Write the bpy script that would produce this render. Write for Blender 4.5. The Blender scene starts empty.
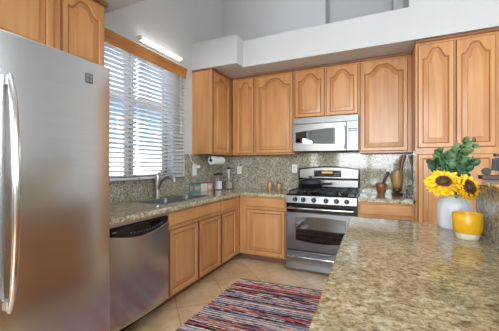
import bpy, bmesh, math, random
from mathutils import Vector, Matrix
random.seed(7)
sc = bpy.context.scene
C = sc.collection

# ------------------------------------------------------------------ camera
FPX, W, H = 278.09, 499, 331
cam_d = bpy.data.cameras.new('camera'); cam = bpy.data.objects.new('camera', cam_d); C.objects.link(cam)
cam_d.sensor_width = 36.0; cam_d.lens = 36.0 * FPX / W
cam.location = (2.2751, -3.9474, 1.2842)
cam.rotation_euler = (math.pi / 2, 0, 0.4282)
cam_d.shift_y = -(165.5 - 164.58) / W
cam_d.clip_start = 0.02
sc.camera = cam

# ------------------------------------------------------------------ world, sun, lights, exposure
wd = bpy.data.worlds.new('world'); sc.world = wd; wd.use_nodes = True
wn = wd.node_tree; wn.nodes.clear()
sky = wn.nodes.new('ShaderNodeTexSky'); sky.sky_type = 'NISHITA'; sky.sun_disc = False
sky.sun_elevation = math.radians(52); sky.sun_rotation = math.radians(60); sky.dust_density = 1.5
bg = wn.nodes.new('ShaderNodeBackground'); bg.inputs['Strength'].default_value = 1.1
wo = wn.nodes.new('ShaderNodeOutputWorld')
wn.links.new(sky.outputs[0], bg.inputs[0]); wn.links.new(bg.outputs[0], wo.inputs[0])

def lamp(name, kind, energy, loc, rot, color=(1, 1, 1), size=None, size_y=None, angle=None):
    d = bpy.data.lights.new(name, kind); d.energy = energy; d.color = color
    if kind == 'AREA':
        d.shape = 'RECTANGLE'; d.size = size; d.size_y = size_y
    if angle is not None: d.angle = angle
    o = bpy.data.objects.new(name, d); o.location = loc; o.rotation_euler = rot; C.objects.link(o)
    return o
# sun high over the roof from the back right: lights the garden wall and the neighbour's house
sd = Vector((0.55, 0.35, 0.95))
sun = lamp('sun', 'SUN', 7.0, (3, 3, 8), sd.to_track_quat('Z', 'Y').to_euler(), (1, .96, .9), angle=.01)
# unseen area light added overhead to brighten the room, and daylight of the big rear windows
lamp('ceiling_fill_panel', 'AREA', 14, (2.6, -3.4, 4.7), (0, 0, 0), (.92, .96, 1), 3.0, 3.0)
for k, pw in enumerate((62, 52, 36)):
    lamp('rear_window_daylight', 'AREA', pw, (1.47 + 1.135 * k, -7.1, 2.0), (math.radians(90), 0, 0), (.86, .93, 1), 1.0, 1.7)
    lamp('side_window_daylight', 'AREA', 9, (5.85, -5.2 + 1.0 * k, 2.0), (math.radians(90), 0, math.radians(90)), (.86, .93, 1), .9, 1.7)

vs = sc.view_settings
vs.view_transform = 'Standard'; vs.look = 'None'; vs.gamma = 1.0; vs.use_curve_mapping = False
vs.exposure = 0.58
sc.cycles.max_bounces = 10; sc.cycles.sample_clamp_indirect = 4.0

# ------------------------------------------------------------------ helpers: materials
def rgb(r, g, b):
    f = lambda c: (c / 255 / 12.92) if c / 255 <= .04045 else ((c / 255 + .055) / 1.055) ** 2.4
    return (f(r), f(g), f(b), 1)
def newmat(name):
    m = bpy.data.materials.new(name); m.use_nodes = True
    nt = m.node_tree; return m, nt, nt.nodes['Principled BSDF']
def N(nt, t, **kw):
    n = nt.nodes.new(t)
    for k, v in kw.items():
        if k.startswith('i_'): n.inputs[k[2:].replace('_', ' ')].default_value = v
        else: setattr(n, k, v)
    return n
def ramp(nt, stops, interp='LINEAR'):
    n = nt.nodes.new('ShaderNodeValToRGB'); cr = n.color_ramp; cr.interpolation = interp
    while len(cr.elements) < len(stops): cr.elements.new(.5)
    for e, (p, c) in zip(cr.elements, stops): e.position = p; e.color = c
    return n
def coords(nt, scale=(1, 1, 1), rot=(0, 0, 0), kind='Object'):
    tc = N(nt, 'ShaderNodeTexCoord'); mp = N(nt, 'ShaderNodeMapping')
    mp.inputs['Scale'].default_value = scale; mp.inputs['Rotation'].default_value = rot
    nt.links.new(tc.outputs[kind], mp.inputs['Vector']); return mp.outputs['Vector']
def bump(nt, b, height, strength=.1, dist=.01):
    n = N(nt, 'ShaderNodeBump'); n.inputs['Strength'].default_value = strength; n.inputs['Distance'].default_value = dist
    nt.links.new(height, n.inputs['Height']); nt.links.new(n.outputs[0], b.inputs['Normal'])
def plain(name, col, rough=.5, metal=0, var=.06, scale=14, **kw):
    """flat colour with a little procedural variation"""
    m, nt, b = newmat(name); v = coords(nt)
    nz = N(nt, 'ShaderNodeTexNoise', i_Scale=scale, i_Detail=3.0); nt.links.new(v, nz.inputs['Vector'])
    c2 = tuple(min(1, c * (1 + var)) for c in col[:3]) + (1,); c1 = tuple(c * (1 - var) for c in col[:3]) + (1,)
    r = ramp(nt, [(.3, c1), (.7, c2)]); nt.links.new(nz.outputs['Fac'], r.inputs[0])
    nt.links.new(r.outputs[0], b.inputs['Base Color'])
    b.inputs['Roughness'].default_value = rough; b.inputs['Metallic'].default_value = metal
    for k, val in kw.items(): b.inputs[k.replace('_', ' ')].default_value = val
    return m
def wood(name, c_dark, c_mid, c_light, scale=(26, 26, 1.6), rough=.36):
    m, nt, b = newmat(name); v = coords(nt, scale)
    n1 = N(nt, 'ShaderNodeTexNoise', i_Scale=1.0, i_Detail=5.0, i_Distortion=.4); nt.links.new(v, n1.inputs['Vector'])
    v2 = coords(nt, (3, 3, 1.2)); n2 = N(nt, 'ShaderNodeTexNoise', i_Scale=1.3, i_Detail=2.0); nt.links.new(v2, n2.inputs['Vector'])
    mx = N(nt, 'ShaderNodeMath', operation='MULTIPLY_ADD'); mx.inputs[1].default_value = .5
    nt.links.new(n1.outputs['Fac'], mx.inputs[0])
    h = N(nt, 'ShaderNodeMath', operation='MULTIPLY'); h.inputs[1].default_value = .5
    nt.links.new(n2.outputs['Fac'], h.inputs[0]); nt.links.new(h.outputs[0], mx.inputs[2])
    r = ramp(nt, [(.3, c_dark), (.5, c_mid), (.72, c_light)]); nt.links.new(mx.outputs[0], r.inputs[0])
    nt.links.new(r.outputs[0], b.inputs['Base Color'])
    b.inputs['Roughness'].default_value = rough
    b.inputs['Coat Weight'].default_value = .15; b.inputs['Coat Roughness'].default_value = .25
    bump(nt, b, n1.outputs['Fac'], .04, .002)
    return m
def granite(name, base, light, dark, accent, s=1.0, rough=.12, stretch=(1, 1, 1)):
    m, nt, b = newmat(name); v = coords(nt, stretch)
    L = nt.links.new
    n1 = N(nt, 'ShaderNodeTexNoise', i_Scale=26 * s, i_Detail=4.0, i_Roughness=.65, i_Distortion=.5); L(v, n1.inputs['Vector'])
    r1 = ramp(nt, [(.33, dark), (.43, accent), (.52, base), (.64, light)]); L(n1.outputs['Fac'], r1.inputs[0])
    n2 = N(nt, 'ShaderNodeTexNoise', i_Scale=75 * s, i_Detail=2.0, i_Roughness=.6); L(v, n2.inputs['Vector'])
    r2 = ramp(nt, [(.34, (1, 1, 1, 1)), (.42, (0, 0, 0, 1))]); L(n2.outputs['Fac'], r2.inputs[0])
    mx = N(nt, 'ShaderNodeMix', data_type='RGBA'); L(r2.outputs[0], mx.inputs[0])
    L(r1.outputs[0], mx.inputs[6]); mx.inputs[7].default_value = dark
    n3 = N(nt, 'ShaderNodeTexNoise', i_Scale=7 * s, i_Detail=2.0); L(v, n3.inputs['Vector'])
    r3 = ramp(nt, [(.38, (.78, .74, .68, 1)), (.62, (1.0, 1.0, 1.0, 1))]); L(n3.outputs['Fac'], r3.inputs[0])
    mm = N(nt, 'ShaderNodeMix', data_type='RGBA', blend_type='MULTIPLY'); mm.inputs[0].default_value = 1
    L(mx.outputs[2], mm.inputs[6]); L(r3.outputs[0], mm.inputs[7])
    L(mm.outputs[2], b.inputs['Base Color'])
    b.inputs['Roughness'].default_value = rough
    return m
def steel(name, col=(.62, .62, .62, 1), rough=.28, scale=(2, 2, 180), strength=.05, aniso=0):
    m, nt, b = newmat(name); v = coords(nt, scale)
    nz = N(nt, 'ShaderNodeTexNoise', i_Scale=1.0, i_Detail=3.0); nt.links.new(v, nz.inputs['Vector'])
    r = ramp(nt, [(.3, tuple(c * .93 for c in col[:3]) + (1,)), (.7, col)]); nt.links.new(nz.outputs['Fac'], r.inputs[0])
    nt.links.new(r.outputs[0], b.inputs['Base Color'])
    b.inputs['Metallic'].default_value = 1; b.inputs['Roughness'].default_value = rough
    b.inputs['Anisotropic'].default_value = aniso
    bump(nt, b, nz.outputs['Fac'], strength, .002)
    return m
def emit(name, col, strength):
    m, nt, b = newmat(name)
    b.inputs['Base Color'].default_value = col; b.inputs['Emission Color'].default_value = col
    b.inputs['Emission Strength'].default_value = strength
    return m
def glass(name, col=(1, 1, 1, 1), rough=0.0):
    m, nt, b = newmat(name)
    b.inputs['Base Color'].default_value = col; b.inputs['Roughness'].default_value = rough
    b.inputs['Transmission Weight'].default_value = 1; b.inputs['IOR'].default_value = 1.2
    return m

M = {}
M['wall'] = plain('white_wall_paint', rgb(204, 205, 206), .9, var=.012, scale=5)
M['ceil'] = plain('ceiling_paint', rgb(232, 231, 229), .9, var=.012, scale=5)
M['wood'] = wood('honey_maple', rgb(178, 118, 68), rgb(198, 141, 88), rgb(212, 160, 106))
M['wood_h'] = wood('honey_maple_along_grain', rgb(178, 118, 68), rgb(198, 141, 88), rgb(212, 160, 106), (1.6, 1.6, 26))
M['wood_bevel'] = wood('darker_maple_bevel', rgb(168, 108, 60), rgb(188, 130, 78), rgb(202, 148, 96))  # maple in a slightly darker tone for the panel bevel faces
M['wood_trim'] = wood('dark_maple_trim', rgb(120, 74, 42), rgb(144, 92, 54), rgb(164, 110, 68), (2, 2, 20))
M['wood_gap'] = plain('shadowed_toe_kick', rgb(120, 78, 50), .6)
M['glaze_gap'] = plain('brown_glaze_and_gap_shade', rgb(126, 78, 44), .5)  # brown of the glazed grooves; on outer door edges it paints in the shadow gap
M['valance'] = wood('golden_oak_valance', rgb(150, 92, 44), rgb(184, 122, 62), rgb(206, 150, 88), (20, 1.2, 20))
M['granite'] = granite('counter_granite', rgb(206, 194, 164), rgb(228, 220, 196), rgb(116, 106, 86), rgb(172, 156, 122), 1.5, .1)
M['granite_splash'] = granite('backsplash_granite', rgb(188, 180, 158), rgb(216, 211, 196), rgb(98, 92, 82), rgb(146, 136, 116), 1.9, .08)
M['granite_pen'] = granite('peninsula_granite', rgb(192, 174, 136), rgb(214, 204, 178), rgb(108, 94, 74), rgb(166, 144, 110), 2.1, .1, (.8, 1, 1))
M['steel'] = steel('brushed_steel', (.28, .265, .248, 1), .32)
M['steel_range'] = steel('brushed_steel_range', (.36, .36, .37, 1), .28, (2, 2, 180), .04)
M['steel_vent'] = steel('brushed_steel_vent', (.26, .26, .26, 1), .4, (2, 2, 180), .04)
M['steel_sink'] = steel('satin_sink_steel', (.36, .36, .36, 1), .45, (60, 60, 60), .02)
M['steel_dw'] = steel('brushed_steel_dishwasher', (.56, .55, .54, 1), .22, (180, 180, 2), .05)
M['steel_fridge'] = steel('brushed_steel_fridge', (.69, .69, .685, 1), .22, (2, 2, 160), .025)
M['chrome'] = plain('polished_chrome', (.75, .75, .76, 1), .14, 1, var=.02)
M['nickel'] = plain('satin_nickel', (.56, .54, .51, 1), .33, 1, var=.03)
M['black'] = plain('gloss_black', rgb(16, 16, 18), .12)
M['pan_lid'] = plain('dark_enamel', rgb(46, 46, 52), .22)
M['black_matte'] = plain('matte_black_iron', rgb(24, 24, 25), .5)
M['mirror_glass'] = plain('mirrored_dark_glass', (.30, .32, .34, 1), .03, 1, var=.02)
M['black_glass'] = plain('dark_oven_glass', rgb(14, 12, 12), .04, IOR=2.2)
M['grey_plastic'] = plain('grey_plastic', rgb(110, 110, 112), .4)
M['body_grey'] = plain('appliance_side_grey', rgb(70, 70, 72), .5)
M['white_plastic'] = plain('white_plastic', rgb(238, 238, 236), .35, var=.01)
def blind_mat():
    m, nt, b = newmat('white_blind_slats'); b.inputs['Base Color'].default_value = rgb(242, 242, 240); b.inputs['Roughness'].default_value = .5
    tr = N(nt, 'ShaderNodeBsdfTranslucent'); tr.inputs['Color'].default_value = rgb(242, 242, 240)
    nz = N(nt, 'ShaderNodeTexNoise', i_Scale=12.0); nt.links.new(coords(nt), nz.inputs['Vector'])
    mr = N(nt, 'ShaderNodeMapRange'); mr.inputs['To Min'].default_value = .34; mr.inputs['To Max'].default_value = .40
    nt.links.new(nz.outputs['Fac'], mr.inputs['Value'])
    mx = N(nt, 'ShaderNodeMixShader'); out = nt.nodes['Material Output']
    nt.links.new(mr.outputs[0], mx.inputs[0]); nt.links.new(b.outputs[0], mx.inputs[1]); nt.links.new(tr.outputs[0], mx.inputs[2]); nt.links.new(mx.outputs[0], out.inputs[0])
    return m
M['blind'] = blind_mat()
M['vinyl'] = plain('tan_window_vinyl', rgb(150, 128, 106), .5, var=.03)
M['paper'] = plain('white_paper', rgb(240, 240, 238), .95, var=.02, scale=60)
M['glass'] = glass('clear_glass')
def pane_mat():
    m, nt, b = newmat('window_glass'); tr = N(nt, 'ShaderNodeBsdfTransparent'); gl = N(nt, 'ShaderNodeBsdfGlossy', i_Roughness=.01)
    fr = N(nt, 'ShaderNodeFresnel', i_IOR=1.3); mx = N(nt, 'ShaderNodeMixShader'); out = nt.nodes['Material Output']
    nt.links.new(fr.outputs[0], mx.inputs[0]); nt.links.new(tr.outputs[0], mx.inputs[1]); nt.links.new(gl.outputs[0], mx.inputs[2]); nt.links.new(mx.outputs[0], out.inputs[0])
    return m
M['pane'] = pane_mat()
M['tube'] = emit('lit_fluorescent_tube', (1, .98, .95, 1), 5.0)
M['display'] = emit('amber_clock_display', rgb(190, 150, 50), .6)
M['sugar'] = plain('white_sugar', rgb(232, 230, 226), .9)
M['spice'] = plain('pale_dry_mix', rgb(196, 176, 160), .8, var=.2, scale=120)
M['teal'] = plain('teal_printed_card', rgb(84, 160, 156), .6, var=.35, scale=40)
M['cream'] = plain('cream_printed_card', rgb(226, 220, 204), .6, var=.06, scale=40)
M['coral'] = plain('coral_printed_card', rgb(222, 150, 138), .6, var=.3, scale=50)
M['bamboo'] = wood('pale_turned_wood', rgb(150, 104, 66), rgb(182, 134, 92), rgb(204, 160, 120), (40, 40, 4))
M['olive'] = wood('olive_wood', rgb(92, 48, 20), rgb(140, 82, 38), rgb(182, 122, 64), (30, 30, 8))
M['tanwood'] = wood('tan_turned_wood', rgb(150, 100, 52), rgb(186, 136, 80), rgb(208, 164, 106), (30, 30, 6))
M['darkwood'] = wood('dark_turned_wood', rgb(44, 22, 14), rgb(74, 38, 24), rgb(104, 58, 36), (30, 30, 5))
M['signwood'] = wood('dark_weathered_wood', rgb(50, 32, 26), rgb(74, 50, 42), rgb(96, 70, 58), (4, 30, 30), .6)
M['ceramic'] = plain('white_ceramic', rgb(226, 228, 232), .3, var=.01)
M['yellow'] = plain('yellow_glaze', rgb(236, 176, 28), .25, var=.05)
M['stoneware'] = plain('cream_stoneware', rgb(224, 214, 192), .5, var=.03)
M['leaf2'] = plain('dark_green_leaf', rgb(48, 80, 52), .5, var=.25, scale=30)
M['leaf'] = plain('eucalyptus_leaf', rgb(86, 116, 70), .55, var=.25, scale=30)
M['stem'] = plain('green_stem', rgb(92, 104, 60), .6, var=.15)
M['stucco'] = plain('pale_stucco', rgb(235, 230, 222), .95, var=.03)
M['house'] = plain('blue_grey_stucco', rgb(120, 140, 162), .95, var=.03)
M['house_glass'] = plain('pale_reflecting_glass', rgb(150, 164, 178), .2)
M['rooftile'] = plain('roof_tile', rgb(170, 150, 138), .9, var=.2)
M['dirt'] = plain('gravel_ground', rgb(196, 182, 160), 1, var=.12, scale=20)
M['bluebin'] = plain('blue_plastic', rgb(70, 120, 190), .5)
def petal_mat():
    m, nt, b = newmat('sunflower_petals'); v = coords(nt)
    ln = N(nt, 'ShaderNodeVectorMath', operation='LENGTH'); nt.links.new(v, ln.inputs[0])
    r = ramp(nt, [(.038, rgb(226, 120, 10)), (.06, rgb(246, 190, 12)), (.1, rgb(252, 222, 40))])
    nt.links.new(ln.outputs['Value'], r.inputs[0]); nt.links.new(r.outputs[0], b.inputs['Base Color'])
    b.inputs['Roughness'].default_value = .6
    b.inputs['Subsurface Weight'].default_value = 0
    return m
M['petal'] = petal_mat()
def disc_mat():
    m, nt, b = newmat('sunflower_seed_disc'); v = coords(nt)
    ln = N(nt, 'ShaderNodeVectorMath', operation='LENGTH'); nt.links.new(v, ln.inputs[0])
    nz = N(nt, 'ShaderNodeTexNoise', i_Scale=180.0, i_Detail=2.0); nt.links.new(v, nz.inputs['Vector'])
    ad = N(nt, 'ShaderNodeMath', operation='MULTIPLY_ADD'); ad.inputs[1].default_value = .02
    nt.links.new(nz.outputs['Fac'], ad.inputs[0]); nt.links.new(ln.outputs['Value'], ad.inputs[2])
    r = ramp(nt, [(.02, rgb(120, 112, 50)), (.034, rgb(92, 66, 30)), (.042, rgb(52, 28, 14)), (.056, rgb(90, 48, 16))])
    nt.links.new(ad.outputs[0], r.inputs[0]); nt.links.new(r.outputs[0], b.inputs['Base Color'])
    b.inputs['Roughness'].default_value = .85; bump(nt, b, nz.outputs['Fac'], .6, .004)
    return m
M['seed'] = disc_mat()
def floor_mat():
    m, nt, b = newmat('diagonal_travertine_tile'); L = nt.links.new
    v = coords(nt, (1, 1, 1), (0, 0, math.radians(45)))
    br = N(nt, 'ShaderNodeTexBrick', offset=0.0, squash=1.0)
    br.inputs['Scale'].default_value = 1; br.inputs['Brick Width'].default_value = .46; br.inputs['Row Height'].default_value = .46
    br.inputs['Mortar Size'].default_value = .005; br.inputs['Mortar Smooth'].default_value = .2
    br.inputs['Color1'].default_value = (1, 1, 1, 1); br.inputs['Color2'].default_value = (.9, .88, .86, 1); br.inputs['Mortar'].default_value = (.62, .58, .54, 1)
    L(v, br.inputs['Vector'])
    n1 = N(nt, 'ShaderNodeTexNoise', i_Scale=6.0, i_Detail=6.0, i_Roughness=.6, i_Distortion=.6); L(v, n1.inputs['Vector'])
    r = ramp(nt, [(.3, rgb(206, 172, 128)), (.5, rgb(224, 193, 150)), (.7, rgb(234, 210, 172))]); L(n1.outputs['Fac'], r.inputs[0])
    mm = N(nt, 'ShaderNodeMix', data_type='RGBA', blend_type='MULTIPLY'); mm.inputs[0].default_value = 1
    L(r.outputs[0], mm.inputs[6]); L(br.outputs['Color'], mm.inputs[7]); L(mm.outputs[2], b.inputs['Base Color'])
    b.inputs['Roughness'].default_value = .32
    bump(nt, b, br.outputs['Fac'], -.15, .002)
    return m
M['floor'] = floor_mat()
def rug_mat():
    m, nt, b = newmat('woven_rag_stripes'); L = nt.links.new
    tc = N(nt, 'ShaderNodeTexCoord'); sep = N(nt, 'ShaderNodeSeparateXYZ'); L(tc.outputs['Object'], sep.inputs[0])
    mp = N(nt, 'ShaderNodeMapping'); mp.inputs['Scale'].default_value = (2.2, 60, 1); L(tc.outputs['Object'], mp.inputs[0])
    nz = N(nt, 'ShaderNodeTexNoise', i_Scale=1.0, i_Detail=1.0); L(mp.outputs[0], nz.inputs['Vector'])
    row = N(nt, 'ShaderNodeMath', operation='MULTIPLY'); row.inputs[1].default_value = 1 / .0125
    sk = N(nt, 'ShaderNodeMath', operation='MULTIPLY_ADD'); sk.inputs[1].default_value = -.09; L(sep.outputs['X'], sk.inputs[0]); L(sep.outputs['Y'], sk.inputs[2]); L(sk.outputs[0], row.inputs[0])
    fl = N(nt, 'ShaderNodeMath', operation='FLOOR'); L(row.outputs[0], fl.inputs[0])
    wx = N(nt, 'ShaderNodeMath', operation='MULTIPLY'); wx.inputs[1].default_value = 2.1; L(nz.outputs['Fac'], wx.inputs[0])
    wf = N(nt, 'ShaderNodeMath', operation='FLOOR'); L(wx.outputs[0], wf.inputs[0])
    cb = N(nt, 'ShaderNodeCombineXYZ'); L(wf.outputs[0], cb.inputs[0]); L(fl.outputs[0], cb.inputs[1])
    wn_ = N(nt, 'ShaderNodeTexWhiteNoise', noise_dimensions='2D'); L(cb.outputs[0], wn_.inputs['Vector'])
    cols = [(40, 34, 40), (238, 226, 208), (206, 96, 92), (30, 26, 32), (226, 176, 152), (168, 52, 74), (214, 208, 208), (96, 112, 146), (52, 44, 54), (236, 214, 190),
            (222, 140, 84), (44, 36, 48), (226, 190, 172), (150, 70, 112), (36, 30, 36), (200, 196, 200), (214, 118, 106), (120, 116, 132), (232, 222, 206), (88, 40, 62)]
    r = ramp(nt, [(i / len(cols), rgb(*c)) for i, c in enumerate(cols)], 'CONSTANT'); L(wn_.outputs['Value'], r.inputs[0])
    n2 = N(nt, 'ShaderNodeTexNoise', i_Scale=160.0, i_Detail=2.0); L(tc.outputs['Object'], n2.inputs['Vector'])
    r2 = ramp(nt, [(.35, (.55, .55, .55, 1)), (.6, (1, 1, 1, 1))]); L(n2.outputs['Fac'], r2.inputs[0])
    mm = N(nt, 'ShaderNodeMix', data_type='RGBA', blend_type='MULTIPLY'); mm.inputs[0].default_value = 1
    L(r.outputs[0], mm.inputs[6]); L(r2.outputs[0], mm.inputs[7]); L(mm.outputs[2], b.inputs['Base Color'])
    b.inputs['Roughness'].default_value = .95
    bump(nt, b, n2.outputs['Fac'], .5, .006)
    return m
M['rug'] = rug_mat()

# ------------------------------------------------------------------ helpers: mesh building
class MB:
    def __init__(self): self.bm = bmesh.new(); self.round = False
    def _merge(self, t, mat=None):
        if mat is not None: bmesh.ops.transform(t, matrix=mat, verts=t.verts)
        me = bpy.data.meshes.new('tmp'); t.to_mesh(me); t.free(); self.bm.from_mesh(me); bpy.data.meshes.remove(me); return self
    def box(self, x0, x1, y0, y1, z0, z1, bev=0, seg=2, mat=None):
        t = bmesh.new(); bmesh.ops.create_cube(t, size=1)
        for v in t.verts: v.co = Vector(((x0 + x1) / 2 + v.co.x * (x1 - x0), (y0 + y1) / 2 + v.co.y * (y1 - y0), (z0 + z1) / 2 + v.co.z * (z1 - z0)))
        if bev: bmesh.ops.bevel(t, geom=t.edges[:] + t.verts[:], offset=bev, segments=seg, affect='EDGES', profile=.5)
        return self._merge(t, mat)
    def tube(self, pts, r, seg=10, caps=True, flat=1.0):
        self.round = True
        pts = [Vector(p) for p in pts]; n = len(pts); rs = r if isinstance(r, (list, tuple)) else [r] * n
        t = bmesh.new(); rings = []; up = None
        for i, p in enumerate(pts):
            d = (pts[min(i + 1, n - 1)] - pts[max(i - 1, 0)]).normalized()
            if up is None: up = d.orthogonal().normalized()
            else: up = (up - d * up.dot(d)).normalized()
            s = d.cross(up)
            rings.append([t.verts.new(p + (up * math.cos(2 * math.pi * k / seg) + s * math.sin(2 * math.pi * k / seg) * flat) * rs[i]) for k in range(seg)])
        for a, b in zip(rings, rings[1:]):
            for k in range(seg): t.faces.new((a[k], a[(k + 1) % seg], b[(k + 1) % seg], b[k]))
        if caps: t.faces.new(rings[0][::-1]); t.faces.new(rings[-1])
        bmesh.ops.recalc_face_normals(t, faces=t.faces[:])
        return self._merge(t)
    def lathe(self, prof, c=(0, 0, 0), seg=32, mod=None, mat=None):
        self.round = True
        """prof: (radius, z) from bottom to top; radius 0 closes"""
        t = bmesh.new(); rings = []
        for r, z in prof:
            if r <= 1e-6: rings.append([t.verts.new((c[0], c[1], c[2] + z))])
            else:
                rings.append([t.verts.new((c[0] + r * (mod(k / seg, z) if mod else 1) * math.cos(2 * math.pi * k / seg), c[1] + r * (mod(k / seg, z) if mod else 1) * math.sin(2 * math.pi * k / seg), c[2] + z)) for k in range(seg)])
        for a, b in zip(rings, rings[1:]):
            for k in range(seg):
                k2 = (k + 1) % seg
                if len(a) == 1 and len(b) == 1: continue
                if len(a) == 1: t.faces.new((a[0], b[k2], b[k]))
                elif len(b) == 1: t.faces.new((a[k], a[k2], b[0]))
                else: t.faces.new((a[k], a[k2], b[k2], b[k]))
        if len(rings[0]) > 1: t.faces.new(rings[0][::-1])
        if len(rings[-1]) > 1: t.faces.new(rings[-1])
        bmesh.ops.recalc_face_normals(t, faces=t.faces[:])
        return self._merge(t, mat)
    def prism(self, poly, a0, a1, axis='z', bev=0, seg=2):
        """poly in the two other axes (x,y / x,z / y,z), extruded from a0 to a1"""
        t = bmesh.new()
        mk = {'z': lambda p, a: (p[0], p[1], a), 'y': lambda p, a: (p[0], a, p[1]), 'x': lambda p, a: (a, p[0], p[1])}[axis]
        lo = [t.verts.new(mk(p, a0)) for p in poly]; hi = [t.verts.new(mk(p, a1)) for p in poly]; n = len(poly)
        t.faces.new(lo); t.faces.new(hi)
        for i in range(n): t.faces.new((lo[i], lo[(i + 1) % n], hi[(i + 1) % n], hi[i]))
        bmesh.ops.recalc_face_normals(t, faces=t.faces[:])
        if bev:
            es = [e for e in t.edges if len(e.link_faces) == 2 and e.calc_face_angle() > .6]
            bmesh.ops.bevel(t, geom=es, offset=bev, segments=seg, affect='EDGES', profile=.5)
        return self._merge(t)
    def loops(self, loops, cap0=True, cap1=True, mat=None, alt=(), alt2=()):
        t = bmesh.new(); rs = [[t.verts.new(p) for p in l] for l in loops]; n = len(rs[0])
        for li, (a, b) in enumerate(zip(rs, rs[1:])):
            for k in range(n):
                k2 = (k + 1) % n; t.faces.new((a[k], a[k2], b[k2], b[k])).material_index = 1 if li in alt else 2 if li in alt2 else 0
        if cap0: t.faces.new(rs[0][::-1])
        if cap1: t.faces.new(rs[-1])
        bmesh.ops.recalc_face_normals(t, faces=t.faces[:])
        return self._merge(t, mat)
    def slab(self, xs, ys, mask, z0, z1, bev=.006):
        """plan grid: mask[i][j] says whether cell (xs[i],ys[j]) is solid"""
        t = bmesh.new(); vt, vb = {}, {}
        def g(d, i, j, z):
            if (i, j) not in d: d[(i, j)] = t.verts.new((xs[i], ys[j], z))
            return d[(i, j)]
        nx, ny = len(xs) - 1, len(ys) - 1
        S = lambda i, j: 0 <= i < nx and 0 <= j < ny and mask[i][j]
        for i in range(nx):
            for j in range(ny):
                if not S(i, j): continue
                q = [(i, j), (i + 1, j), (i + 1, j + 1), (i, j + 1)]
                t.faces.new([g(vt, *p, z1) for p in q]); t.faces.new([g(vb, *p, z0) for p in q][::-1])
                for (di, dj), (p, r) in (((0, -1), (q[0], q[1])), ((1, 0), (q[1], q[2])), ((0, 1), (q[2], q[3])), ((-1, 0), (q[3], q[0]))):
                    if not S(i + di, j + dj): t.faces.new((g(vt, *r, z1), g(vt, *p, z1), g(vb, *p, z0), g(vb, *r, z0)))
        bmesh.ops.recalc_face_normals(t, faces=t.faces[:])
        if bev:
            es = [e for e in t.edges if len(e.link_faces) == 2 and e.calc_face_angle() > .6]
            bmesh.ops.bevel(t, geom=es, offset=bev, segments=2, affect='EDGES', profile=.5)
        return self._merge(t)

ORIGIN = {}
def link(name, mb, mat, parent=None, origin=None):
    o0 = Vector(ORIGIN[parent.name]) if parent else Vector(origin or (0, 0, 0))
    bm = mb.bm
    bmesh.ops.translate(bm, vec=-o0, verts=bm.verts)
    me = bpy.data.meshes.new(name); bm.to_mesh(me); bm.free()
    for p in me.polygons: p.use_smooth = True
    me.set_sharp_from_angle(angle=math.radians(46 if mb.round else 18))
    me.materials.append(M[mat] if isinstance(mat, str) else mat)
    if name == 'door' and mat == 'wood': me.materials.append(M['glaze_gap']); me.materials.append(M['wood_bevel'])
    o = bpy.data.objects.new(name, me); C.objects.link(o)
    if parent: o.parent = parent
    else: o.location = o0
    ORIGIN[o.name] = tuple(o0)
    return o
def tag(o, label, cat, group=None):
    o['label'] = label; o['category'] = cat
    if group: o['group'] = group
    return o
def thing(name, label, cat, loc, group=None):
    o = bpy.data.objects.new(name, None); C.objects.link(o); o.location = loc; o.empty_display_size = .05
    ORIGIN[o.name] = tuple(loc)
    return tag(o, label, cat, group)
def struct(name, mb, mat, parent=None):
    o = link(name, mb, mat, parent)
    if not parent: o['kind'] = 'structure'
    return o
def lbl(o, text): o['label'] = text; return o

def door_mb(w, h, rise=0.0, stile=.046, rail_b=.048, rail_t=.046, th=.02, mat=None):
    """raised-panel door in the XZ plane: x 0..w, z 0..h, front face at y = -th, back at y = 0"""
    n = 24; F = -th
    def prof(s):
        s = abs(s)
        if s > .8: return 0
        u = min(1, (.8 - s) / .62); u = u * u * (3 - 2 * u)
        return .86 * u + .14 * (1 - (s / .8) ** 2)
    def inner(d, y):
        x0, x1, zb = stile + d, w - stile - d, rail_b + d
        zsh = h - rail_t - rise - d; xc = w / 2; hw = (x1 - x0) / 2
        pts = [(x0, y, zb), (x1, y, zb)]
        for i in range(n + 1):
            s = 1 - 2 * i / n
            pts.append((xc + s * hw, y, zsh + rise * prof(s)))
        return pts
    def outer(d, y):
        pts = [(d, y, d), (w - d, y, d)]
        for i in range(n + 1):
            s = 1 - 2 * i / n
            pts.append((w / 2 + s * (w / 2 - d), y, h - d))
        return pts
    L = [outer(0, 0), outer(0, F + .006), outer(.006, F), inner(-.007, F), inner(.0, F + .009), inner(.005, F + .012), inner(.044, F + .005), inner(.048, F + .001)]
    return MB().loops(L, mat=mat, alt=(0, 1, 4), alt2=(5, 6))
def slab_front_mb(w, h, th=.02, mat=None):
    def r(d, y): return [(d, y, d), (w - d, y, d), (w - d, y, h - d), (d, y, h - d)]
    return MB().loops([r(0, 0), r(0, -th + .007), r(.003, -th + .004), r(.010, -th), r(.012, -th)], mat=mat)
def face_back(x, z, y): return Matrix.Translation((x, y, z))                                   # front looks to -Y
def face_left(y_end, z, x): return Matrix.Translation((x, y_end, z)) @ Matrix.Rotation(math.pi / 2, 4, 'Z')    # front looks to +X, width runs +Y
def face_pen(y_start, z, x): return Matrix.Translation((x, y_start, z)) @ Matrix.Rotation(-math.pi / 2, 4, 'Z')  # front looks to -X, width runs -Y

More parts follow.
